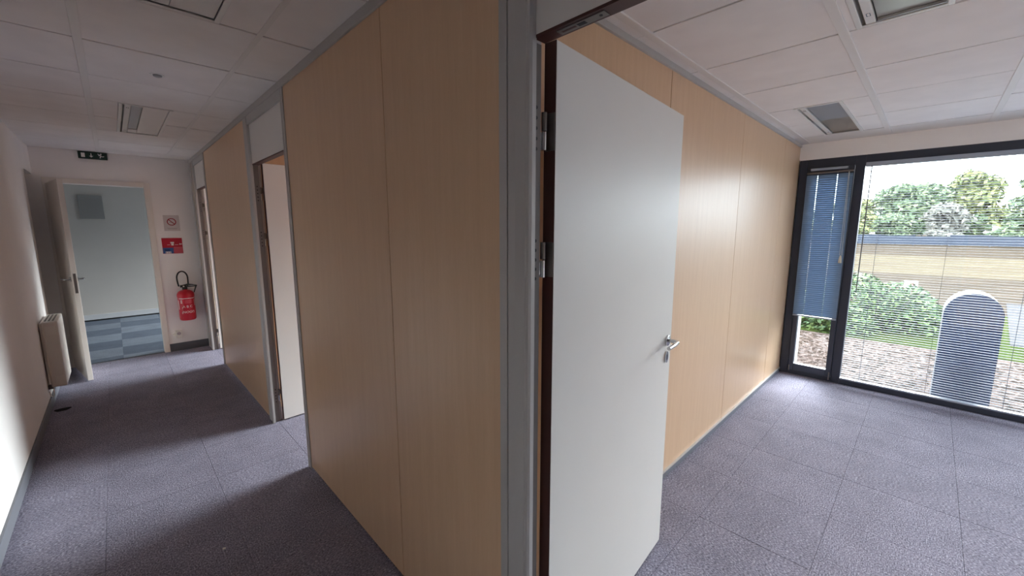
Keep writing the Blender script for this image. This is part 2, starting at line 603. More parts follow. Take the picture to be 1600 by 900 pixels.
DOORWAYS = ((-0.400, 0.857), (2.722, 3.722), (5.616, 6.535))
for i, (ya, yb) in enumerate(DOORWAYS):
    j = jamb_hinge(yb).build('jamb', M['grey'], wr)
    B('rebate_strip', M['rebate_grey'], (AX0 + 0.0105, AX1 - 0.0155, yb - 0.1042, yb - 0.1026, 0, 2.05), j)  # thin strip that gives the rebate face a darker grey
    for z in (1.84, 1.495, 0.22):
        s = MB()
        for k in range(5):
            zz = z + 0.055 - k * 0.026
            s.tube([(AX0 + 0.030, yb - 0.1035, zz), (AX0 + 0.030, yb - 0.1052, zz)], 0.0048, 8)
        s.build('screw_row', M['black'], j)
    jamb_latch(ya).build('jamb', M['grey'], wr)
    # header: grey rail, white panel with a dark lower lipping
    B('header_rail', M['grey'], (AX0 - 0.006, AX1 + 0.004, ya + 0.026, yb - 0.10, 2.335, 2.394), wr, 0.002)
    hp = B('header_panel', M['doorwhite'], (AX0 + 0.008, AX0 + 0.048, ya + 0.03, yb - 0.115, 2.057, 2.335), wr)
    B('lipping', M['brown'], (AX0 + 0.0075, AX0 + 0.0485, ya + 0.03, yb - 0.115, 2.050, 2.057), hp)
    if i == 0:
        B('strike_plate', M['steel'], (AX0 + 0.016, AX0 + 0.040, 0.545, 0.678, 2.0482, 2.0505), hp)
        B('strike_slot', M['black'], (AX0 + 0.022, AX0 + 0.034, 0.600, 0.622, 2.0476, 2.0485), hp)
        B('strike_slot', M['brown'], (AX0 + 0.025, AX0 + 0.031, 0.628, 0.668, 2.0476, 2.0485), hp)
        MB().tube([(AX0 + 0.028, 0.560, 2.0490), (AX0 + 0.028, 0.560, 2.0474)], 0.004, 10).build('screw', M['black'], hp)
# last strip of partition next to the end wall
B('panel', M['wood'], (AX0, AX1, 6.535, EY, 0.0, 2.394), wr)
B('corner_profile', M['grey'], (AX0 - 0.008, AX0, 6.60, EY, 0.0, 2.394), wr)

# ---- partition between the near room and the next one
wd = sroot('wall_divider', None)
for (x0, x1) in ((AX1 + 0.002, 2.198), (2.202, 3.398), (3.402, 4.598), (4.602, FX + 0.03)):
    B('panel', M['wood'], (x0, x1, BY0, BY1, 0.012, 2.408), wd, 0.0015)
B('seam_core', M['seam'], (AX1 + 0.01, FX, BY0 + 0.006, BY1 - 0.006, 0, 2.41), wd)
B('top_rail', M['grey'], (AX1, FX + 0.03, BY0 - 0.014, BY1 + 0.014, 2.406, CE + 0.01), wd, 0.002)
B('rail_packer', M['plenum'], (AX1, FX + 0.03, BY0, BY1, CE + 0.01, TOP), wd)
B('base_strip', M['base'], (AX1, FX + 0.02, BY0 - 0.010, BY0, 0, 0.036), wd, 0.001)
B('base_strip_lip', M['grey'], (AX1, FX + 0.02, BY0 - 0.012, BY0, 0.036, 0.044), wd)

# ---- partition between the second and third room
w3 = sroot('wall_far_divider', None)
for (x0, x1) in ((AX1 + 0.002, 2.198), (2.201, 3.399), (3.402, FX)):
    B('panel', M['wood'], (x0, x1, 3.91, 3.97, 0.0, TOP), w3)

# ------------------------------------------------------------------ ceiling
ce = sroot('ceiling', None)
B('deck', M['plenum'], (-1.05, 5.5, SIDE - 0.12, EY + 0.1, TOP, TOP + 0.12), ce)


def ctile(x0, x1, y0, y1, gx=0.0055, gy=0.0055):
    if x1 - x0 < 0.02 or y1 - y0 < 0.02:
        return
    B('ceiling_tile', M['tile'], (x0 + gx, x1 - gx, y0 + gy, y1 - gy, CE + random.uniform(-0.0008, 0.0008), CE + 0.016), ce, 0.002)


CB1, CB2 = -0.025, 0.560          # corridor bars
rows = [2.19 + 0.597 * k for k in range(-8, 8)]
ys = [BACK] + rows + [EY]
LIGHT_C = ((rows[6], rows[8]), (rows[11], rows[13]))   # corridor lamps between these joints
LW0, LW1 = 0.118, 0.412
for (c, d) in zip(ys, ys[1:]):
    if d > EY + 0.001 or d - c < 0.01:
        continue
    ctile(LX, CB1 - 0.014, c, d, 0.0)
    lamp = any(a - 0.01 <= c and d <= b + 0.01 for a, b in LIGHT_C)
    if lamp:
        ctile(CB1 + 0.014, LW0, c, d, 0.0)
        ctile(LW1, CB2 - 0.010, c, d, 0.0)
    else:
        ctile(CB1 + 0.014, CB2 - 0.010, c, d, 0.0)
    ctile(CB2 + 0.010, AX0 - 0.008, c, d, 0.0)
B('ceiling_bar', M['bar'], (CB1 - 0.016, CB1 + 0.016, BACK, EY, CE - 0.005, CE + 0.02), ce, 0.002)
B('ceiling_bar', M['bar'], (CB2 - 0.012, CB2 + 0.012, BACK, EY, CE - 0.002, CE + 0.02), ce, 0.001)
B('backing', M['plenum'], (LX, CB1, BACK, EY, CE + 0.014, CE + 0.024), ce)
B('backing', M['plenum'], (CB2, AX0, BACK, EY, CE + 0.014, CE + 0.024), ce)

RB = [0.970 - 0.605 * k for k in range(0, 8)]         # room bars (along x)
RX = [1.185 + 0.606 * k for k in range(7)]            # room joints: 1.185 ... 4.82
LIGHT_R = ((RX[0], RX[2], 0.03, 0.322, 1), (RX[4], RX[6], 0.520, 0.800, 0))
xs = [AX1 + 0.01] + RX
for r in range(7):
    yb, ya = RB[r], RB[r + 1]
    ya = max(ya, SIDE)
    for (a, b) in zip(xs, xs[1:]):
        L = [l for l in LIGHT_R if l[4] == r and l[0] - 0.01 <= a and b <= l[1] + 0.01]
        if L:
            ctile(a, b, ya + 0.016, L[0][2], gy=0.0)
            ctile(a, b, L[0][3], yb - 0.016, gy=0.0)
        else:
            ctile(a, b, ya + 0.016, yb - 0.016, gy=0.0)
    B('ceiling_bar', M['bar'], (AX1 + 0.01, RX[6] + 0.30, yb - 0.018, yb + 0.018, CE - 0.006, CE + 0.02), ce, 0.002)
for (a, b) in zip(xs, xs[1:]):
    ctile(a, b, RB[0] + 0.018, BY0 - 0.012, 0.002, 0.001)
B('edge_strip', M['bar'], (RX[6] + 0.004, FX + 0.06, SIDE, BY0 - 0.012, CE - 0.001, CE + 0.02), ce, 0.002)
MB().box(AX1, LIGHT_R[0][0], SIDE, BY0, CE + 0.018, CE + 0.026).box(LIGHT_R[0][0], LIGHT_R[0][1], 0.33, BY0, CE + 0.018, CE + 0.026).box(LIGHT_R[0][0], LIGHT_R[0][1], SIDE, 0.02, CE + 0.018, CE + 0.026).box(LIGHT_R[0][1], LIGHT_R[1][0], SIDE, BY0, CE + 0.018, CE + 0.026).box(LIGHT_R[1][0], LIGHT_R[1][1], SIDE, 0.51, CE + 0.018, CE + 0.026).box(LIGHT_R[1][0], LIGHT_R[1][1], 0.81, BY0, CE + 0.018, CE + 0.026).box(LIGHT_R[1][1], FX + 0.1, SIDE, BY0, CE + 0.0205, CE + 0.026).build('backing', M['plenum'], ce)
B('ceiling_sheet', M['tile'], (AX1 + 0.012, FX + 0.1, BY1 + 0.016, 3.91, CE, CE + 0.03), ce)
B('ceiling_sheet', M['tile'], (AX1 + 0.012, FX + 0.1, 3.97, EY, CE, CE + 0.03), ce)

# ------------------------------------------------------------------ facade
wf = sroot('wall_facade', None)
WT = 2.272
B('bulkhead', M['wall'], (FX, FX + 0.30, SIDE - 0.12, EY + 0.12, WT, TOP + 0.12), wf)
B('light_block_infill', M['wall'], (FX, FX + 0.20, BY1, 1.9, 0, WT), wf)  # unseen added wall, narrows the next room's window to cut its light
B('light_block_infill', M['wall'], (FX, FX + 0.20, SIDE, -2.03, 0, WT), wf)  # unseen added wall, keeps direct sun off the open door
B('bulkhead', M['wall'], (FX, FX + 0.30, EY + 0.12, HY + 0.12, WT, TOP + 0.12), wf)
for (y0, y1) in ((0.945, 1.17), (3.86, 4.04), (6.66, 7.0), (9.75, HY + 0.12), (SIDE - 0.12, SIDE + 0.05)):
    B('pier', M['facade'], (FX + 0.075, 5.53, y0, y1, -0.15, WT), wf)
MB().box(FX, FX + 0.30, 7.0, 9.75, 0.0, 0.5).build('parapet', M['facade'], wf)
MB().box(FX, FX + 0.075, EY + 0.12, 7.0, 0, WT).box(FX, FX + 0.075, 9.75, HY + 0.12, 0, WT).build('hall_lining', M['hallwall'], wf)
B('plinth', M['facade'], (FX + 0.075, 5.47, SIDE - 0.12, HY, -0.15, -0.02), wf)
struct(B('roof', M['roof'], (-3.3, 6.0, SIDE - 0.3, HY + 0.3, TOP + 0.125, TOP + 0.30)))


def pane(name, y0, y1, z0, z1, parent, x=FX + 0.040):
    return B(name, M['glass'], (x, x + 0.006, y0, y1, z0, z1), parent)


# narrow side window
W1 = sroot('window_1', None)
MB().box(FX, FX + 0.075, 0.962, 1.036, 0, WT).box(FX, FX + 0.075, 0.512, 0.586, 0, WT).box(FX, FX + 0.075, 0.586, 0.962, 2.185, WT).box(FX, FX + 0.075, 0.586, 0.962, 0, 0.045).build('window_frame', M['frame'], W1, 0.003)
MB().box(FX - 0.012, FX + 0.05, 0.916, 0.960, 0.047, 2.183).box(FX - 0.012, FX + 0.05, 0.588, 0.632, 0.047, 2.183).box(FX - 0.012, FX + 0.05, 0.632, 0.916, 0.047, 0.122).box(FX - 0.012, FX + 0.05, 0.632, 0.916, 2.11, 2.183).build('sash', M['frame2'], W1, 0.004)
pane('pane', 0.630, 0.918, 0.12, 2.112, W1, FX + 0.02)
MB().tube([(FX - 0.016, 0.950, 0.04), (FX - 0.016, 0.950, 0.10)], 0.006, 8).build('pivot_hinge', M['steel'], W1)
MB().tube([(FX - 0.016, 0.600, 0.02), (FX - 0.016, 0.600, 0.10)], 0.006, 8).build('pivot_hinge', M['steel'], W1)

# wide window
W2 = sroot('window_2', None)
MB().box(FX, FX + 0.075, -1.96, 0.512, 2.175, WT).box(FX, FX + 0.075, -1.96, 0.512, 0, 0.06).box(FX, FX + 0.075, -2.03, -1.96, 0, WT).build('window_frame', M['frame'], W2, 0.003)
pane('pane', -1.962, 0.514, 0.058, 2.177, W2)


def unseen_window(n, y0, y1, z0):
    w = sroot('window_%d' % n, None)
    m = MB().box(FX, FX + 0.075, y0, y1, 2.185, WT).box(FX, FX + 0.075, y0, y1, z0, z0 + 0.06)
    for y in ((y0, y1 - 0.07, y1 - 0.52) if y1 - y0 > 1 else (y0, y1 - 0.07)):
        m.box(FX, FX + 0.075, y, y + 0.07, z0 + 0.06, 2.185)
    m.build('window_frame', M['frame'], w)
    if y1 - y0 < 1:
        pane('pane', y0 + 0.07, y1 - 0.07, z0 + 0.06, 2.185, w)
        return
    pane('pane', y0 + 0.07, y1 - 0.52, z0 + 0.06, 2.185, w)
    pane('pane', y1 - 0.45, y1 - 0.07, z0 + 0.06, 2.185, w)


unseen_window(3, 1.9, 3.91, 0.0)  # unseen, width shaped for the light reaching the corridor
unseen_window(4, 3.97, EY, 0.0)
unseen_window(5, 7.0, 9.75, 0.5)  # unseen hall window, added and sized to light the hall


# ------------------------------------------------------------------ venetian blinds
def slat_mesh(name, y0, y1, holes, tilt, depth, mt, hole_w=0.0045, hole_d=0.45):
    """one curved slat along y, centred on the origin, holes punched at the given y"""
    ys_ = [y0]
    cut = []
    for h in sorted(holes):
        ys_ += [h - hole_w / 2, h + hole_w / 2]
        cut.append(len(ys_) - 2)
    ys_.append(y1)
    us = [-0.5, -hole_d / 2, hole_d / 2, 0.5]
    ct, st = math.cos(tilt), math.sin(tilt)
    v, f = [], []
    th = 0.0005
    for side in (1, -1):
        for y in ys_:
            for u in us:
                w = 0.0022 * (1 - (2 * u) ** 2) + side * th / 2
                x = u * depth
                v.append((x * ct - w * st, y, x * st + w * ct))
    n = len(us)
    S = n * len(ys_)

    def idx(s, i, j):
        return s * S + i * n + j
    for i in range(len(ys_) - 1):
        for j in range(n - 1):
            if i in cut and j == 1:
                continue
            f.append((idx(0, i, j), idx(0, i, j + 1), idx(0, i + 1, j + 1), idx(0, i + 1, j)))
            f.append((idx(1, i, j), idx(1, i + 1, j), idx(1, i + 1, j + 1), idx(1, i, j + 1)))
        for j, fl_ in ((0, 0), (n - 1, 1)):
            q = (idx(0, i, j), idx(0, i + 1, j), idx(1, i + 1, j), idx(1, i, j))
            f.append(q if fl_ == 0 else q[::-1])
    for i in (0, len(ys_) - 1):
        for j in range(n - 1):
            f.append((idx(0, i, j), idx(1, i, j), idx(1, i, j + 1), idx(0, i, j + 1)))
    me = bpy.data.meshes.new(name)
    me.from_pydata(v, [], f)
    me.materials.append(mt)
    me.update()
    return me


def slats(parent, me, x, zs):
    for z in zs:
        o = bpy.data.objects.new('slat', me)
        link(o, parent)
        o.location = (x, 0, z)


# wide blind, slats open
vb = thing('venetian_blind', 'wide white venetian blind with open slats across the big window', 'blind', (FX - 0.022, -0.72, 0.06))
hw = 1.225
lad = [1.08, 0.62, 0.16, -0.30, -0.76, -1.15]
B('headrail', M['headrail'], (-0.022, 0.020, -hw, hw, 2.095, 2.135), vb, 0.003)
me = slat_mesh('slat', -hw, hw, lad, rad(-4), 0.025, M['slat'])
pitch = 0.0218
zs = [0.024 + pitch * k for k in range(95)]
slats(vb, me, 0, zs)
B('bottom_rail', M['headrail'], (-0.013, 0.013, -hw, hw, 0.0, 0.014), vb, 0.003)
for y in lad:
    MB().tube([(-0.0132, y, 0.01), (-0.0132, y, 2.10)], 0.0009, 5).tube([(0.0132, y, 0.01), (0.0132, y, 2.10)], 0.0009, 5).build('ladder_cord', M['darkcord'], vb)
MB().tube([(-0.03, hw - 0.045, 2.10), (-0.03, hw - 0.043, 0.90)], 0.0042, 8).build('tilt_wand', M['darkcord'], vb)

# narrow blind, slats closed
nb = thing('venetian_blind', 'narrow blue-grey venetian blind with closed slats on the side window', 'blind', (FX - 0.032, 0.776, 0.655))
hn = 0.184
B('headrail', M['headrail'], (-0.018, 0.018, -hn + 0.045, hn - 0.03, 1.50, 1.522), nb, 0.003)
B('bracket', M['steel'], (-0.012, 0.018, -hn, hn, 1.470, 1.484), nb, 0.002)
me2 = slat_mesh('slat', -hn, hn, [0.092, -0.066], rad(72), 0.025, M['slatblue'], 0.006, 0.4)
zs = [0.030 + 0.0205 * k for k in range(70)]
slats(nb, me2, 0, zs)
B('bottom_rail', M['headrail'], (-0.011, 0.011, -hn, hn, 0.0, 0.014), nb, 0.003)
for y in (0.092, -0.066):
    MB().tube([(0.0, y, 0.01), (0.0, y, 1.48)], 0.0008, 5).build('ladder_cord', M['cord'], nb)
for dy in (-0.006, 0.004):
    MB().tube([(-0.022, -hn + 0.030 + dy * 0.5, 1.47), (-0.024, -hn + 0.022 + dy * 1.6, 0.66)], 0.0016, 6).build('pull_cord', M['cord'], nb)
MB().lathe([(0.003, 0.075), (0.008, 0.065), (0.012, 0.03), (0.014, 0.004), (0.012, 0.0)], 14, (-0.024, -hn + 0.021, 0.585)).build('tassel', M['tassel'], nb, smooth=True)


# ------------------------------------------------------------------ doors in the partition
def lever(parent, x, z, side, toward, name='handle'):
    """lever handle on a leaf face; side -1: on the y=0 face, +1: on the far face at y=0.04; toward: direction of the lever along x"""
    y = 0.0 if side < 0 else 0.04
    h = MB().tube([(x, y, z), (x, y + side * 0.008, z), (x, y + side * 0.010, z)], [0.025, 0.025, 0.021], 24).build(name, M['chrome'], parent, smooth=True)
    pts = [(x, y + side * 0.008, z), (x, y + side * 0.038, z), (x + toward * 0.004, y + side * 0.048, z), (x + toward * 0.014, y + side * 0.053, z), (x + toward * 0.065, y + side * 0.054, z - 0.002), (x + toward * 0.118, y + side * 0.053, z - 0.003)]
    MB().tube(pts, [0.0085, 0.0085, 0.009, 0.009, 0.0092, 0.0088], 12).build('lever', M['chrome'], h, smooth=True)
    return h


def escutcheon(parent, x, z, side):
    y = 0.0 if side < 0 else 0.04
    e = MB()
    e.prism([(x + 0.017 * math.cos(a) * 1.0, z + 0.027 * math.sin(a)) for a in [2 * math.pi * k / 24 for k in range(24)]], y, y + side * 0.007, 'y')
    e = e.build('escutcheon', M['chrome'], parent)
    MB().box(x - 0.0035, x + 0.0035, y + side * 0.0068, y + side * 0.0078, z - 0.014, z + 0.012).build('keyhole', M['black'], e)


def leaf_door(name, label, loc, angle, width, height):
    d = sroot(name, label, (loc[0], loc[1], 0), angle)
    B('leaf', M['brown'], (0, width, 0.0012, 0.0388, 0.010, height), d, 0.001)
    B('face_panel', M['doorwhite'], (0.0015, width - 0.0015, 0.0, 0.0012, 0.011, height - 0.001), d)
    B('face_panel', M['doorwhite'], (0.0015, width - 0.0015, 0.0388, 0.040, 0.011, height - 0.001), d)
    lever(d, width - 0.052, 1.07, -1, -1)
    lever(d, width - 0.052, 1.07, 1, -1)
    escutcheon(d, width - 0.056, 0.992, -1)
    escutcheon(d, width - 0.056, 0.992, 1)
    for z in (1.84, 1.495, 0.22):
        h = B('hinge', M['steel'], (-0.0018, 0.0, 0.002, 0.034, z - 0.048, z + 0.050), d, 0.0005)
        MB().tube([(-0.016, 0.026, z + 0.003), (-0.016, 0.026, z + 0.050)], 0.0075, 14).box(-0.016, -0.001, 0.028, 0.0325, z + 0.006, z + 0.046).build('knuckle', M['steel'], h, smooth=True)
        MB().tube([(-0.017, 0.026, z - 0.048), (-0.017, 0.026, z - 0.001)], 0.0085, 14).box(-0.034, -0.017, 0.026, 0.030, z - 0.044, z - 0.004).build('knuckle', M['chrome'], h, smooth=True)
    return d


leaf_door('door_1', 'white door with brown edge standing open into the near room', (0.878, 0.734), rad(4.6), 0.965, 2.070)
leaf_door('door_2', 'white door standing open inside the middle doorway of the corridor partition', (0.864, 3.600), rad(2.0), 0.80, 2.070)
leaf_door('door_3', 'white door seen edge-on in the farthest doorway of the corridor partition', (0.864, 6.412), rad(0.0), 0.76, 2.070)

# ---- end door: frame and open leaf
d4 = sroot('door_4', 'cream door standing open at the end of the corridor', (DX0 + 0.002, EY - 0.016, 0), rad(-80.0))
LWID = 0.735
B('leaf', M['beige'], (0.002, LWID, -0.040, 0.0, 0.010, DH - 0.012), d4, 0.002)


def shift(o, dy):
    o.location.y = dy
    return o


shift(lever(d4, LWID - 0.055, 1.07, -1, -1), -0.04)
shift(lever(d4, LWID - 0.055, 1.07, 1, -1), -0.04)
B('lock_plate', M['steel'], (LWID, LWID + 0.0012, -0.030, -0.010, 0.93, 1.13), d4)
for z in (0.25, 1.05, 1.82):
    MB().tube([(-0.004, 0.004, z - 0.04), (-0.004, 0.004, z + 0.04)], 0.006, 10).build('hinge', M['steel'], d4)
tf = struct(MB().box(DX0 - 0.06, DX0, EY - 0.014, EY, 0, DH + 0.055).box(DX1, DX1 + 0.055, EY - 0.014, EY, 0, DH + 0.055).box(DX0, DX1, EY - 0.014, EY, DH, DH + 0.055)
            .box(DX0 - 0.012, DX0, EY, EY + 0.134, 0, DH + 0.012).box(DX1, DX1 + 0.012, EY, EY + 0.134, 0, DH + 0.012).box(DX0, DX1, EY, EY + 0.134, DH, DH + 0.012).build('trim_1', M['beige'], None, 0.002))


# ------------------------------------------------------------------ ceiling lamps
def ceiling_lamp(label, cx, cy, length, width, rz, corridor):
    """recessed lamp; local x along its length, local y across; slot on the -y side"""
    t = thing('ceiling_light', label, 'lamp', (cx, cy, CE), rz, 'recessed ceiling lamps')
    l, w = length / 2 - 0.005, width / 2 - 0.001
    rim = 0.020
    MB().box(-l, l, -w, -w + rim, -0.004, 0.012).box(-l, l, w - rim, w, -0.004, 0.012).box(-l, -l + rim, -w + rim, w - rim, -0.004, 0.012).box(l - rim, l, -w + rim, w - rim, -0.004, 0.012).build('frame', M['lampwhite'], t, 0.002)
    i, j = l - rim, w - rim
    MB().box(-i, i, -j, j, 0.088, 0.094).box(-i - 0.003, -i, -j, j, 0.0, 0.094).box(i, i + 0.003, -j, j, 0.0, 0.094).box(-i, i, -j - 0.003, -j, 0.0, 0.094).box(-i, i, j, j + 0.003, 0.0, 0.094).build('housing', M['lampwhite'], t)
    # slotted rail along one side
    y0 = -j + 0.012
    r = B('rail', M['lampwhite'], (-i, i, y0, y0 + 0.032, 0.000, 0.012), t, 0.002)
    for k in (-1, 1):
        MB().box(k * (i - 0.10) - 0.016, k * (i - 0.10) + 0.016, y0 + 0.009, y0 + 0.012, -0.001, 0.0).box(k * (i - 0.10) - 0.016, k * (i - 0.10) + 0.016, y0 + 0.020, y0 + 0.023, -0.001, 0.0).box(k * (i - 0.10) - 0.016, k * (i - 0.10) - 0.013, y0 + 0.012, y0 + 0.020, -0.001, 0.0).box(k * (i - 0.10) + 0.013, k * (i - 0.10) + 0.016, y0 + 0.012, y0 + 0.020, -0.001, 0.0).build('clip', M['chrome'], r)
    a, b = y0 + 0.036, j - 0.002
    if corridor:
        # narrow grey slot beside a flat white panel
        B('air_slot', M['lampgrey'], (-i + 0.16, i - 0.002, a, a + 0.056, 0.010, 0.016), t)
        B('panel', M['lampwhite'], (-i + 0.002, i - 0.002, a + 0.060, b, 0.003, 0.012), t, 0.001)
        B('slot_end', M['lampwhite'], (-i + 0.002, -i + 0.156, a, a + 0.058, 0.003, 0.012), t, 0.001)
    else:
        B('reflector', M['alu'], (-i + 0.014, 0.0, a, b, 0.012, 0.018), t)
        B('dark_reflection_panel', M['lampgrey'], (0.002, i - 0.014, a, b, 0.011, 0.018), t)  # darker half of the mirror interior, its reflected tone put into the colour
        for s in (-1, 1):
            B('end_plate', M['chrome'], (s * (i - 0.012), s * i, a, b, 0.0, 0.03), t)
    return t


for (ya, yb), lb in zip(LIGHT_C, ('recessed lamp in the corridor ceiling at the top edge of the picture', 'recessed lamp in the corridor ceiling close to the green exit sign')):
    ceiling_lamp(lb, (LW0 + LW1) / 2, (ya + yb) / 2, yb - ya - 0.004, LW1 - LW0, rad(-90), True)
for (xa, xb, ya, yb, r), lb in zip(LIGHT_R, ('recessed mirror lamp in the room ceiling cut off by the top picture edge', 'recessed lamp in the room ceiling close to the window bulkhead')):
    ceiling_lamp(lb, (xa + xb) / 2, (ya + yb) / 2, xb - xa - 0.004, yb - ya, rad(180), False)

sp = thing('smoke_detector', 'small round grey sensor on the corridor ceiling', 'sensor', (0.27, 3.128, CE))
MB().lathe([(0.024, -0.003), (0.034, -0.003), (0.036, 0.002)], 24).build('flange', M['lampwhite'], sp, smooth=True)
MB().lathe([(0.010, -0.014), (0.018, -0.011), (0.021, -0.003)], 24).build('sensor_head', M['lampgrey'], sp, smooth=True)

# ------------------------------------------------------------------ end wall signs
ex = thing('exit_sign', 'dark green emergency exit sign with arrow above the end door', 'sign', (-0.072, EY - 0.035, 2.352))
B('case', M['exitcase'], (-0.117, 0.117, 0.0, 0.034, 0.0, 0.076), ex, 0.003)
B('face', M['exitgreen'], (-0.113, 0.113, -0.0012, 0.0, 0.004, 0.072), ex)
MB().box(-0.092, -0.062, -0.0022, -0.0012, 0.014, 0.060).build('door_pictogram', M['white'], ex)
MB().box(-0.017, -0.009, -0.0022, -0.0012, 0.030, 0.060).prism([(-0.030, 0.032), (-0.013, 0.014), (0.004, 0.032)], -0.0022, -0.0012, 'y').build('arrow_pictogram', M['white'], ex)


def stroke(m, pts, w, y0, y1):
    for (a, b) in zip(pts, pts[1:]):
        dx, dz = b[0] - a[0], b[1] - a[1]
        l = math.hypot(dx, dz)
        nx, nz = -dz / l * w / 2, dx / l * w / 2
        m.prism([(a[0] + nx, a[1] + nz), (a[0] - nx, a[1] - nz), (b[0] - nx, b[1] - nz), (b[0] + nx, b[1] + nz)], y0, y1, 'y')


m = MB()
for pts in ([(0.040, 0.060), (0.062, 0.038)], [(0.062, 0.038), (0.056, 0.014)], [(0.062, 0.038), (0.078, 0.030), (0.090, 0.036)], [(0.046, 0.040), (0.058, 0.050), (0.070, 0.052)]):
    stroke(m, pts, 0.0085, -0.0022, -0.0012)
m.prism([(0.066 + 0.006 * math.cos(t), 0.060 + 0.006 * math.sin(t)) for t in [2 * math.pi * k / 12 for k in range(12)]], -0.0022, -0.0012, 'y')
m.build('running_figure_pictogram', M['white'], ex)

ns = thing('no_smoking_sign', 'pale plate with a red ring and slash on the end wall', 'sign', (0.545, EY - 0.004, 1.547))
B('plate', M['signplate'], (-0.078, 0.078, 0.0, 0.004, 0, 0.195), ns, 0.001)
ring = []
R0, R1, cz = 0.036, 0.046, 0.112
m = MB()
K = 36
for k in range(K):
    t0, t1 = 2 * math.pi * k / K, 2 * math.pi * (k + 1) / K
    m.prism([(R0 * math.cos(t0), cz + R0 * math.sin(t0)), (R1 * math.cos(t0), cz + R1 * math.sin(t0)), (R1 * math.cos(t1), cz + R1 * math.sin(t1)), (R0 * math.cos(t1), cz + R0 * math.sin(t1))], -0.0012, 0.0, 'y')
stroke(m, [(-0.028, cz + 0.028), (0.028, cz - 0.028)], 0.009, -0.0014, 0.0)
m.build('prohibition_ring', M['ringred'], ns)
m = MB()
stroke(m, [(-0.022, cz - 0.008), (0.018, cz - 0.006)], 0.007, -0.0009, 0.0)
m.build('cigarette_pictogram', M['faint'], ns)
MB().box(-0.05, 0.05, -0.0008, 0, 0.030, 0.036).box(-0.042, 0.042, -0.0008, 0, 0.020, 0.025).build('caption_lines', M['faint'], ns)

fs = thing('fire_instruction_sign', 'red and blue fire instruction sign above the extinguisher', 'sign', (0.527, EY - 0.004, 1.262))
B('plate', M['signred'], (-0.10, 0.10, 0.0, 0.004, 0, 0.195), fs)
B('blue_field', M['signblue'], (-0.098, 0.006, -0.0008, 0.0, 0.002, 0.074), fs)
B('dark_band', M['signdarkblue'], (-0.082, -0.030, -0.0014, -0.0008, 0.032, 0.056), fs)
B('pink_field', M['signpink'], (0.010, 0.096, -0.0008, 0.0, 0.004, 0.082), fs)
MB().box(-0.018, 0.018, -0.0012, 0, 0.128, 0.146).box(-0.011, 0.013, -0.0012, 0, 0.102, 0.126).box(0.070, 0.078, -0.0012, 0, 0.108, 0.128).box(0.082, 0.094, -0.0012, 0, 0.112, 0.124).box(-0.050, -0.022, -0.0010, 0, 0.108, 0.112).box(0.022, 0.060, -0.0010, 0, 0.108, 0.112).build('white_print', M['white'], fs)
m = MB()
for k in range(4):
    m.box(0.016, 0.090, -0.0014, -0.0008, 0.014 + k * 0.016, 0.018 + k * 0.016)
m.build('text_lines', M['signred'], fs)
m = MB()
m.box(-0.074, -0.020, -0.0016, -0.0008, 0.004, 0.026)
m.build('label_patch', M['white'], fs)
m = MB()
for k in range(3):
    stroke(m, [(-0.068 + k * 0.018, 0.008), (-0.064 + k * 0.018, 0.020)], 0.005, -0.0022, -0.0016)
m.build('number_marks', M['signdarkblue'], fs)

# ------------------------------------------------------------------ fire extinguisher on the end wall
fe = thing('fire_extinguisher', 'red wall-mounted fire extinguisher with black hose loop', 'extinguisher', (0.590, EY - 0.100, 0.405))
RB_ = 0.086
MB().lathe([(0.045, 0.0), (0.076, 0.006), (0.086, 0.024), (0.086, 0.300), (0.088, 0.306), (0.090, 0.318), (0.088, 0.345), (0.074, 0.372), (0.050, 0.388), (0.026, 0.394), (0.022, 0.402)], 40).build('cylinder', M['red'], fe, smooth=True)
MB().lathe([(0.024, 0.400), (0.026, 0.404), (0.026, 0.425), (0.020, 0.430), (0.018, 0.448)], 20).box(-0.045, 0.012, -0.014, 0.014, 0.428, 0.456).build('valve', M['black'], fe, smooth=False)
MB().prism([(-0.040, 0.452), (0.030, 0.470), (0.075, 0.462), (0.125, 0.446), (0.128, 0.438), (0.075, 0.450), (0.020, 0.446), (-0.040, 0.440)], -0.011, 0.011, 'y').build('squeeze_lever', M['exitcase'], fe)
MB().prism([(0.010, 0.440), (0.060, 0.440), (0.125, 0.440), (0.092, 0.352), (0.084, 0.352), (0.106, 0.428), (0.010, 0.428)], -0.012, 0.012, 'y').build('carry_handle', M['exitcase'], fe)
MB().tube([(-0.012, -0.016, 0.440), (-0.012, -0.020, 0.440)], 0.009, 14).build('gauge', M['white'], fe)
pts = []
for k in range(25):
    t = math.pi * k / 24
    pts.append((-0.012 + 0.054 * math.cos(math.pi - t) * 1.0, 0.02, 0.545 + 0.085 * math.sin(t)))
pts = [(-0.056, 0.016, 0.44), (-0.062, 0.018, 0.48), (-0.066, 0.02, 0.52)] + pts + [(0.042, 0.02, 0.51), (0.040, 0.018, 0.47), (0.030, 0.012, 0.44)]
MB().tube(pts, 0.0085, 10).build('hose', M['black'], fe, smooth=True)
MB().box(-0.02, 0.02, 0.084, 0.100, 0.24, 0.40).build('wall_bracket', M['steel'], fe)


def wrap(me, name, mt, z, a0=-math.pi / 2, r=RB_ + 0.0008):
    """bend flat lettering round the cylinder"""
    for v in me.vertices:
        x, y, h = v.co
        t = a0 + x / r
        rr = r + h
        v.co = (rr * math.cos(t), rr * math.sin(t), z + y)
    me.materials.clear()
    me.materials.append(mt)
    link(bpy.data.objects.new(name, me), fe)


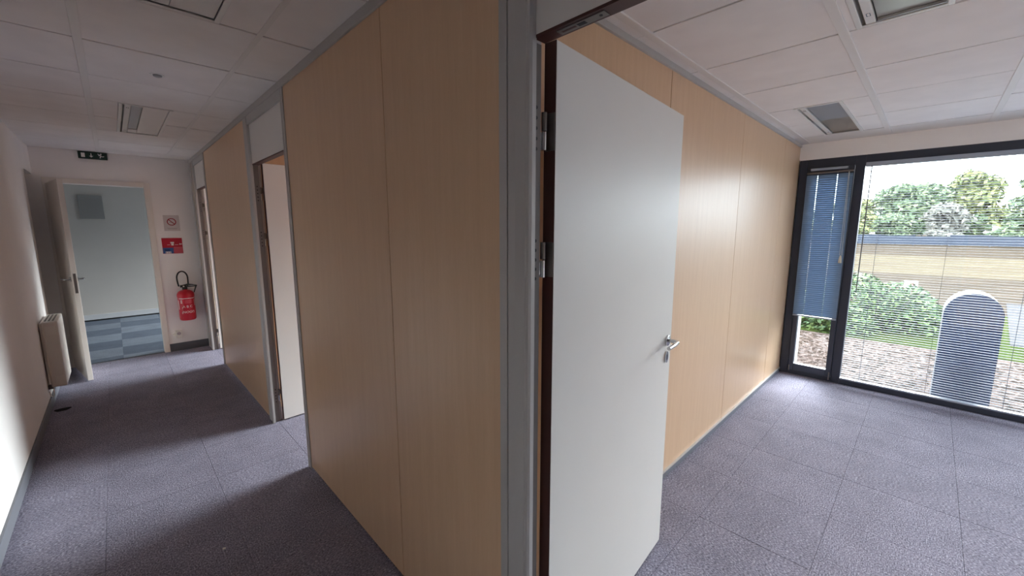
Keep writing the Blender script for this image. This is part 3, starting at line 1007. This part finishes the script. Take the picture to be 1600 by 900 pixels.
def band(name, mt, ang0, ang1, z0, z1, off=0.0006):
    m = MB()
    n = max(2, int(abs(ang1 - ang0) / 6))
    for k in range(n):
        t0 = rad(-90 + ang0 + (ang1 - ang0) * k / n)
        t1 = rad(-90 + ang0 + (ang1 - ang0) * (k + 1) / n)
        r = RB_ + off
        m.quad((r * math.cos(t0), r * math.sin(t0), z0), (r * math.cos(t1), r * math.sin(t1), z0), (r * math.cos(t1), r * math.sin(t1), z1), (r * math.cos(t0), r * math.sin(t0), z1))
    return m.build(name, mt, fe)


band('label_line', M['white'], -62, 62, 0.286, 0.294)
band('label_line', M['white'], -74, -64, 0.150, 0.268)
band('label_line', M['white'], 56, 62, 0.190, 0.268)
for zz, hh in ((0.262, 0.008), (0.246, 0.008), (0.230, 0.008)):
    band('label_text_row', M['signpink'], -18, 34, zz, zz + hh)
    band('label_text_row', M['white'], -48, -36, zz, zz + hh)
wrap(text_mesh('A B C', 0.042), 'class_lettering', M['white'], 0.185)
wrap(text_mesh('(NOGP)', 0.040, 0.25), 'maker_lettering', M['white'], 0.115)

# socket
so = thing('wall_socket', 'white double wall socket low on the end wall', 'socket', (0.484, EY - 0.010, 0.168))
B('box', M['plastic'], (-0.033, 0.033, -0.028, 0.010, 0, 0.098), so, 0.004)
MB().tube([(0, -0.028, 0.062), (0, -0.0285, 0.062)], 0.021, 20).build('socket_well', M['faint'], so)
MB().tube([(-0.008, -0.0285, 0.062), (-0.008, -0.0292, 0.062)], 0.003, 8).tube([(0.008, -0.0285, 0.062), (0.008, -0.0292, 0.062)], 0.003, 8).build('pin_hole', M['black'], so)
B('cable_cover', M['plastic'], (-0.062, -0.034, -0.012, 0.010, 0.03, 0.06), so, 0.002)

# ------------------------------------------------------------------ radiator on the left wall
ra = thing('radiator', 'cream wall-mounted electric radiator beside the end door', 'radiator', (LX, 5.32, 0.165))
B('body', M['radiator'], (0.022, 0.118, 0.0, 0.48, 0.012, 0.605), ra, 0.010)
B('back_box', M['radiator'], (0.006, 0.024, 0.02, 0.46, 0.04, 0.590), ra, 0.003)
for k in range(3):
    B('grille_slot', M['radslot'], (0.034 + k * 0.024, 0.046 + k * 0.024, 0.045, 0.435, 0.6035, 0.6062), ra)
for s in (0.02, 0.42):
    B('mount_foot', M['steel'], (0.0, 0.03, s, s + 0.04, -0.004, 0.03), ra)
B('control_panel', M['plastic'], (0.040, 0.100, -0.0012, 0.001, 0.49, 0.565), ra, 0.0005)
B('lower_cap', M['plastic'], (0.052, 0.112, -0.0016, 0.001, 0.03, 0.11), ra, 0.0005)
MB().tube([(0.030, 0.03, 0.0), (0.030, 0.02, -0.05), (0.022, 0.01, -0.075), (0.010, 0.0, -0.06), (0.006, 0.0, -0.02)], 0.004, 8).build('cable', M['plastic'], ra, smooth=True)

# ------------------------------------------------------------------ small things
m = MB()
m.prism([(0.05 * math.cos(t) * (1 + 0.18 * math.sin(3 * t)) - 0.475, 5.19 + 0.05 * math.sin(t) * (1 + 0.2 * math.cos(2 * t))) for t in [2 * math.pi * k / 20 for k in range(20)]], -0.0004, 0.0008, 'z')
tag(m.build('carpet_stain', M['stain']), 'small dark stain on the carpet along the left wall', 'stain')
m = MB()
m.prism([(0.230, 2.300), (0.243, 2.297), (0.245, 2.309), (0.234, 2.313)], 0.0, 0.0016, 'z')
tag(m.build('paper_scrap', M['paper']), 'tiny white paper scrap on the dark corridor carpet', 'paper')

vn = thing('wall_vent', 'dark grey square panel high on the hall back wall', 'vent', (-0.215, HY, 1.735))
B('vent_frame', M['ventgrey'], (-0.145, 0.145, -0.05, 0.0, 0, 0.385), vn, 0.006)
for k in range(8):
    B('vent_fin', M['ventgrey'], (-0.12, 0.12, -0.054, -0.05, 0.03 + k * 0.042, 0.056 + k * 0.042), vn)

# ------------------------------------------------------------------ outdoors
GZ = -0.15
gr = struct(B('ground_gravel', M['mulch'], (5.5, 8.3, -14, 16, GZ - 0.1, GZ)))
struct(B('ground_side', M['lawn'], (-20, 5.5, -60, SIDE - 0.2, GZ - 0.1, GZ)))
struct(B('ground_lawn', M['lawn'], (8.3, 12.5, -14, 16, GZ - 0.1, GZ + 0.004)))
struct(B('ground_field', M['field'], (12.5, 21.5, -30, 30, GZ - 0.1, GZ)))
struct(B('ground_dry_grass', M['straw'], (21.5, 36, -45, 45, GZ - 0.1, GZ)))
struct(B('ground_far', M['field'], (36, 160, -120, 120, GZ - 0.1, GZ)))
struct(MB().prism([(9.4, -0.98), (14.5, -1.35), (14.5, -4.5), (9.4, -4.5)], GZ - 0.05, GZ + 0.012).build('ground_path', M['path']))


def chips(n, x0, x1, y0, y1):
    m = MB()
    rnd = random.Random(3)
    for _ in range(n):
        x, y = rnd.uniform(x0, x1), rnd.uniform(y0, y1)
        if 5.68 < x < 6.15 and -0.62 < y < -0.08:
            continue
        a = rnd.uniform(0, math.pi)
        l, w, h = rnd.uniform(0.02, 0.05), rnd.uniform(0.012, 0.028), rnd.uniform(0.008, 0.02)
        c, s = math.cos(a), math.sin(a)
        b = len(m.v)
        for (u, v_, z) in ((-l, -w, 0), (l, -w * 0.7, 0), (l * 0.8, w, 0), (-l * 0.9, w * 0.8, 0), (-l * 0.5, -w * 0.4, h), (l * 0.6, 0.2 * w, h * 0.8)):
            m.v.append((x + u * c - v_ * s, y + u * s + v_ * c, GZ - 0.002 + z))
        m.f += [(b, b + 1, b + 5, b + 4), (b + 1, b + 2, b + 5), (b + 2, b + 3, b + 4, b + 5), (b + 3, b, b + 4)]
    return m


ch = chips(5200, 5.55, 8.2, -2.6, 3.0).build('gravel', M['chip'])
ch['kind'] = 'stuff'
ch['label'] = 'loose pinkish gravel and bark on the ground outside the window'
ch['category'] = 'gravel'

# rounded cabinet
stl = thing('utility_cabinet', 'blue-grey round-topped cabinet standing outside the wide window', 'cabinet', (5.75, -0.350, GZ))
hw_, sh, rise = 0.190, 0.905, 0.212


def arch(hw2, sh2, rise2, n=20):
    return [(-hw2, 0.0), (hw2, 0.0)] + [(hw2 * math.cos(math.pi * k / n), sh2 + rise2 * math.sin(math.pi * k / n)) for k in range(n + 1)]


MB().prism(arch(hw_, sh, rise), 0.0, 0.010, 'x').build('front', M['stele'], stl)
MB().prism(arch(hw_ + 0.004, sh, rise + 0.004), 0.010, 0.34, 'x').build('hood', M['stelerim'], stl)

# shrub, trees, fence, little sign


def leaves(m, rnd, c, r, n, size, shell=0.35):
    for _ in range(n):
        d = Vector((rnd.gauss(0, 1), rnd.gauss(0, 1), rnd.gauss(0, 1))).normalized()
        if d.z < -0.35:
            d.z = -d.z
        k = 1 - shell * rnd.random() ** 1.5
        p = Vector((c[0] + d.x * r[0] * k, c[1] + d.y * r[1] * k, c[2] + d.z * r[2] * k))
        a = Vector((rnd.gauss(0, 1), rnd.gauss(0, 1), rnd.gauss(0, 0.7))).normalized()
        b = (d + Vector((rnd.gauss(0, .5), rnd.gauss(0, .5), rnd.gauss(0, .5)))).cross(a).normalized()
        l, w = size * rnd.uniform(0.7, 1.3), size * rnd.uniform(0.3, 0.55)
        m.quad(tuple(p - a * l), tuple(p - b * w), tuple(p + a * l), tuple(p + b * w))


bs = thing('garden_shrub', 'wide rounded green shrub outside behind the gravel', 'shrub', (9.6, 0.75, GZ))
rnd = random.Random(11)
m = MB()
for (x, y, r, h, n) in ((0.0, -0.45, 0.62, 0.80, 2600), (0.15, 0.20, 0.75, 0.92, 3200), (-0.35, 0.75, 0.65, 0.62, 2400), (0.1, 1.35, 0.8, 0.66, 2600), (0.3, -0.85, 0.45, 0.42, 1300), (-0.75, 0.25, 0.55, 0.48, 2000)):
    leaves(m, rnd, (x, y, 0.02), (r, r, h), n, 0.045, 0.45)
m.build('foliage', M['leaf_bush'], bs)
m = MB()
for k in range(46):
    a = rnd.uniform(0, 2 * math.pi)
    r = rnd.uniform(0.3, 0.9)
    p0 = (rnd.uniform(-0.4, 0.2), rnd.uniform(-0.5, 1.2), 0.0)
    p2 = (p0[0] + r * math.cos(a) - 0.25, p0[1] + r * math.sin(a), rnd.uniform(0.25, 0.85))
    p1 = ((p0[0] + p2[0]) / 2, (p0[1] + p2[1]) / 2, p2[2] * 0.62)
    m.tube([p0, p1, p2], [0.008, 0.006, 0.003], 5)
m.build('stems', M['twig'], bs)


def tree(label, x, y, h, r, leaf, seed, bottom=0.18, n=1500, size=0.26):
    t = thing('tree', label, 'tree', (x, y, GZ), 0, 'trees beyond the field')
    rnd = random.Random(seed)
    m = MB()
    m.tube([(0, 0, 0), (0.05 * h * rnd.uniform(-1, 1) * .3, 0, h * 0.3), (0, 0.1, h * 0.62), (0.1, 0, h * 0.85)], [0.03 * h, 0.024 * h, 0.013 * h, 0.004 * h], 8)
    for k in range(7):
        a = rnd.uniform(0, 6.28)
        z = h * rnd.uniform(0.25, 0.6)
        m.tube([(0, 0, z), (r * .35 * math.cos(a), r * .35 * math.sin(a), z + h * .10), (r * .7 * math.cos(a), r * .7 * math.sin(a), z + h * .16)], [0.010 * h, 0.007 * h, 0.003 * h], 6)
    m.build('trunk', M['bark'], t)
    m = MB()
    K = 11
    for k in range(K):
        a = rnd.uniform(0, 6.28)
        q = rnd.uniform(0.1, 0.62) * r
        z = h * (bottom + (0.84 - bottom) * (k + 0.5) / K)
        sc = (1 - 0.5 * abs((z / h - 0.5) / 0.5) ** 2)
        leaves(m, rnd, (q * math.cos(a), q * math.sin(a), z), (r * 0.55 * sc, r * 0.55 * sc, h * 0.16), n // K, size, 0.7)
    m.build('crown', leaf, t)


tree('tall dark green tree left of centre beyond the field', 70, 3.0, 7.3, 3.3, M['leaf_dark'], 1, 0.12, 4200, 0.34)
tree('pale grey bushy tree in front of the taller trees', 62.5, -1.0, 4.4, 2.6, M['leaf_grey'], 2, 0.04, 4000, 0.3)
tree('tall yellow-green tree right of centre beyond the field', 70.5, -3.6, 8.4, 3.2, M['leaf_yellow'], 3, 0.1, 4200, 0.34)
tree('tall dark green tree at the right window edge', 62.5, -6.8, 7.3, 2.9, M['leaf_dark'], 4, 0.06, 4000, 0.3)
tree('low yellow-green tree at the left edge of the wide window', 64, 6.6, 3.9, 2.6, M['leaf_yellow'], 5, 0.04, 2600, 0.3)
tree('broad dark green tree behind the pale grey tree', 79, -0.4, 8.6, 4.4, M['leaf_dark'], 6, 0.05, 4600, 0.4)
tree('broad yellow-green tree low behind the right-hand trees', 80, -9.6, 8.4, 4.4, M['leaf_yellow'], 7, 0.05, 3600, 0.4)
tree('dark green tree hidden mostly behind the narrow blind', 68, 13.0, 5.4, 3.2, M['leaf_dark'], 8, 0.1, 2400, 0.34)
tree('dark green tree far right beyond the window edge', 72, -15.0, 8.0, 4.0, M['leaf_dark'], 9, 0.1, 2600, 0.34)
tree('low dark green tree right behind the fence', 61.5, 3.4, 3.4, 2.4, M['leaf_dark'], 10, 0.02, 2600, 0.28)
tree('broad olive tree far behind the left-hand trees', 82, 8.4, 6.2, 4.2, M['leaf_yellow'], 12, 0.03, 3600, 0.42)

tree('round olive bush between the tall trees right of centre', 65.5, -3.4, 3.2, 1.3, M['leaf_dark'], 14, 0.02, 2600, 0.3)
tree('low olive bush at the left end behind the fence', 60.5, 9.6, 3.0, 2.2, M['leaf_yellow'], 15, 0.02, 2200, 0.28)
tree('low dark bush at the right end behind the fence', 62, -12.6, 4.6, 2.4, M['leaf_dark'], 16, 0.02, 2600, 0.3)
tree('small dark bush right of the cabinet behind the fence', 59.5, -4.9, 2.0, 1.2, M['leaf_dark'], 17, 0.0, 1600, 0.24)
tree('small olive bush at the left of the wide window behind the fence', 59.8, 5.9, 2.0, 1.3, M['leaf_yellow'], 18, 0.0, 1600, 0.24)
fn = thing('boundary_fence', 'low blue-grey fence running along the far edge of the field', 'fence', (57, 0, GZ))
for k in range(-7, 8):
    y = k * 2.5
    B('fence_panel', M['fence'], (-0.03, 0.03, y - 1.2, y + 1.2, 0.08, 0.92 + 0.05 * ((k * 7) % 3)), fn)
    B('fence_post', M['fence'], (-0.06, 0.06, y + 1.2, y + 1.3, 0.0, 1.05), fn)

sg = thing('garden_sign', 'small white lettered sign on a stake beyond the shrub', 'sign', (13.0, 0.225, GZ))
B('stake', M['white'], (-0.012, 0.012, -0.014, 0.014, 0.0, 0.42), sg)
B('board', M['white'], (-0.022, -0.012, -0.115, 0.115, 0.385, 0.535), sg)
tm = text_mesh('rlv', 0.13)
for v in tm.vertices:
    x, y, h = v.co
    v.co = (-0.0225 - h, -x, 0.463 + y)
tm.materials.clear()
tm.materials.append(M['ringred'])
link(bpy.data.objects.new('lettering', tm), sg)
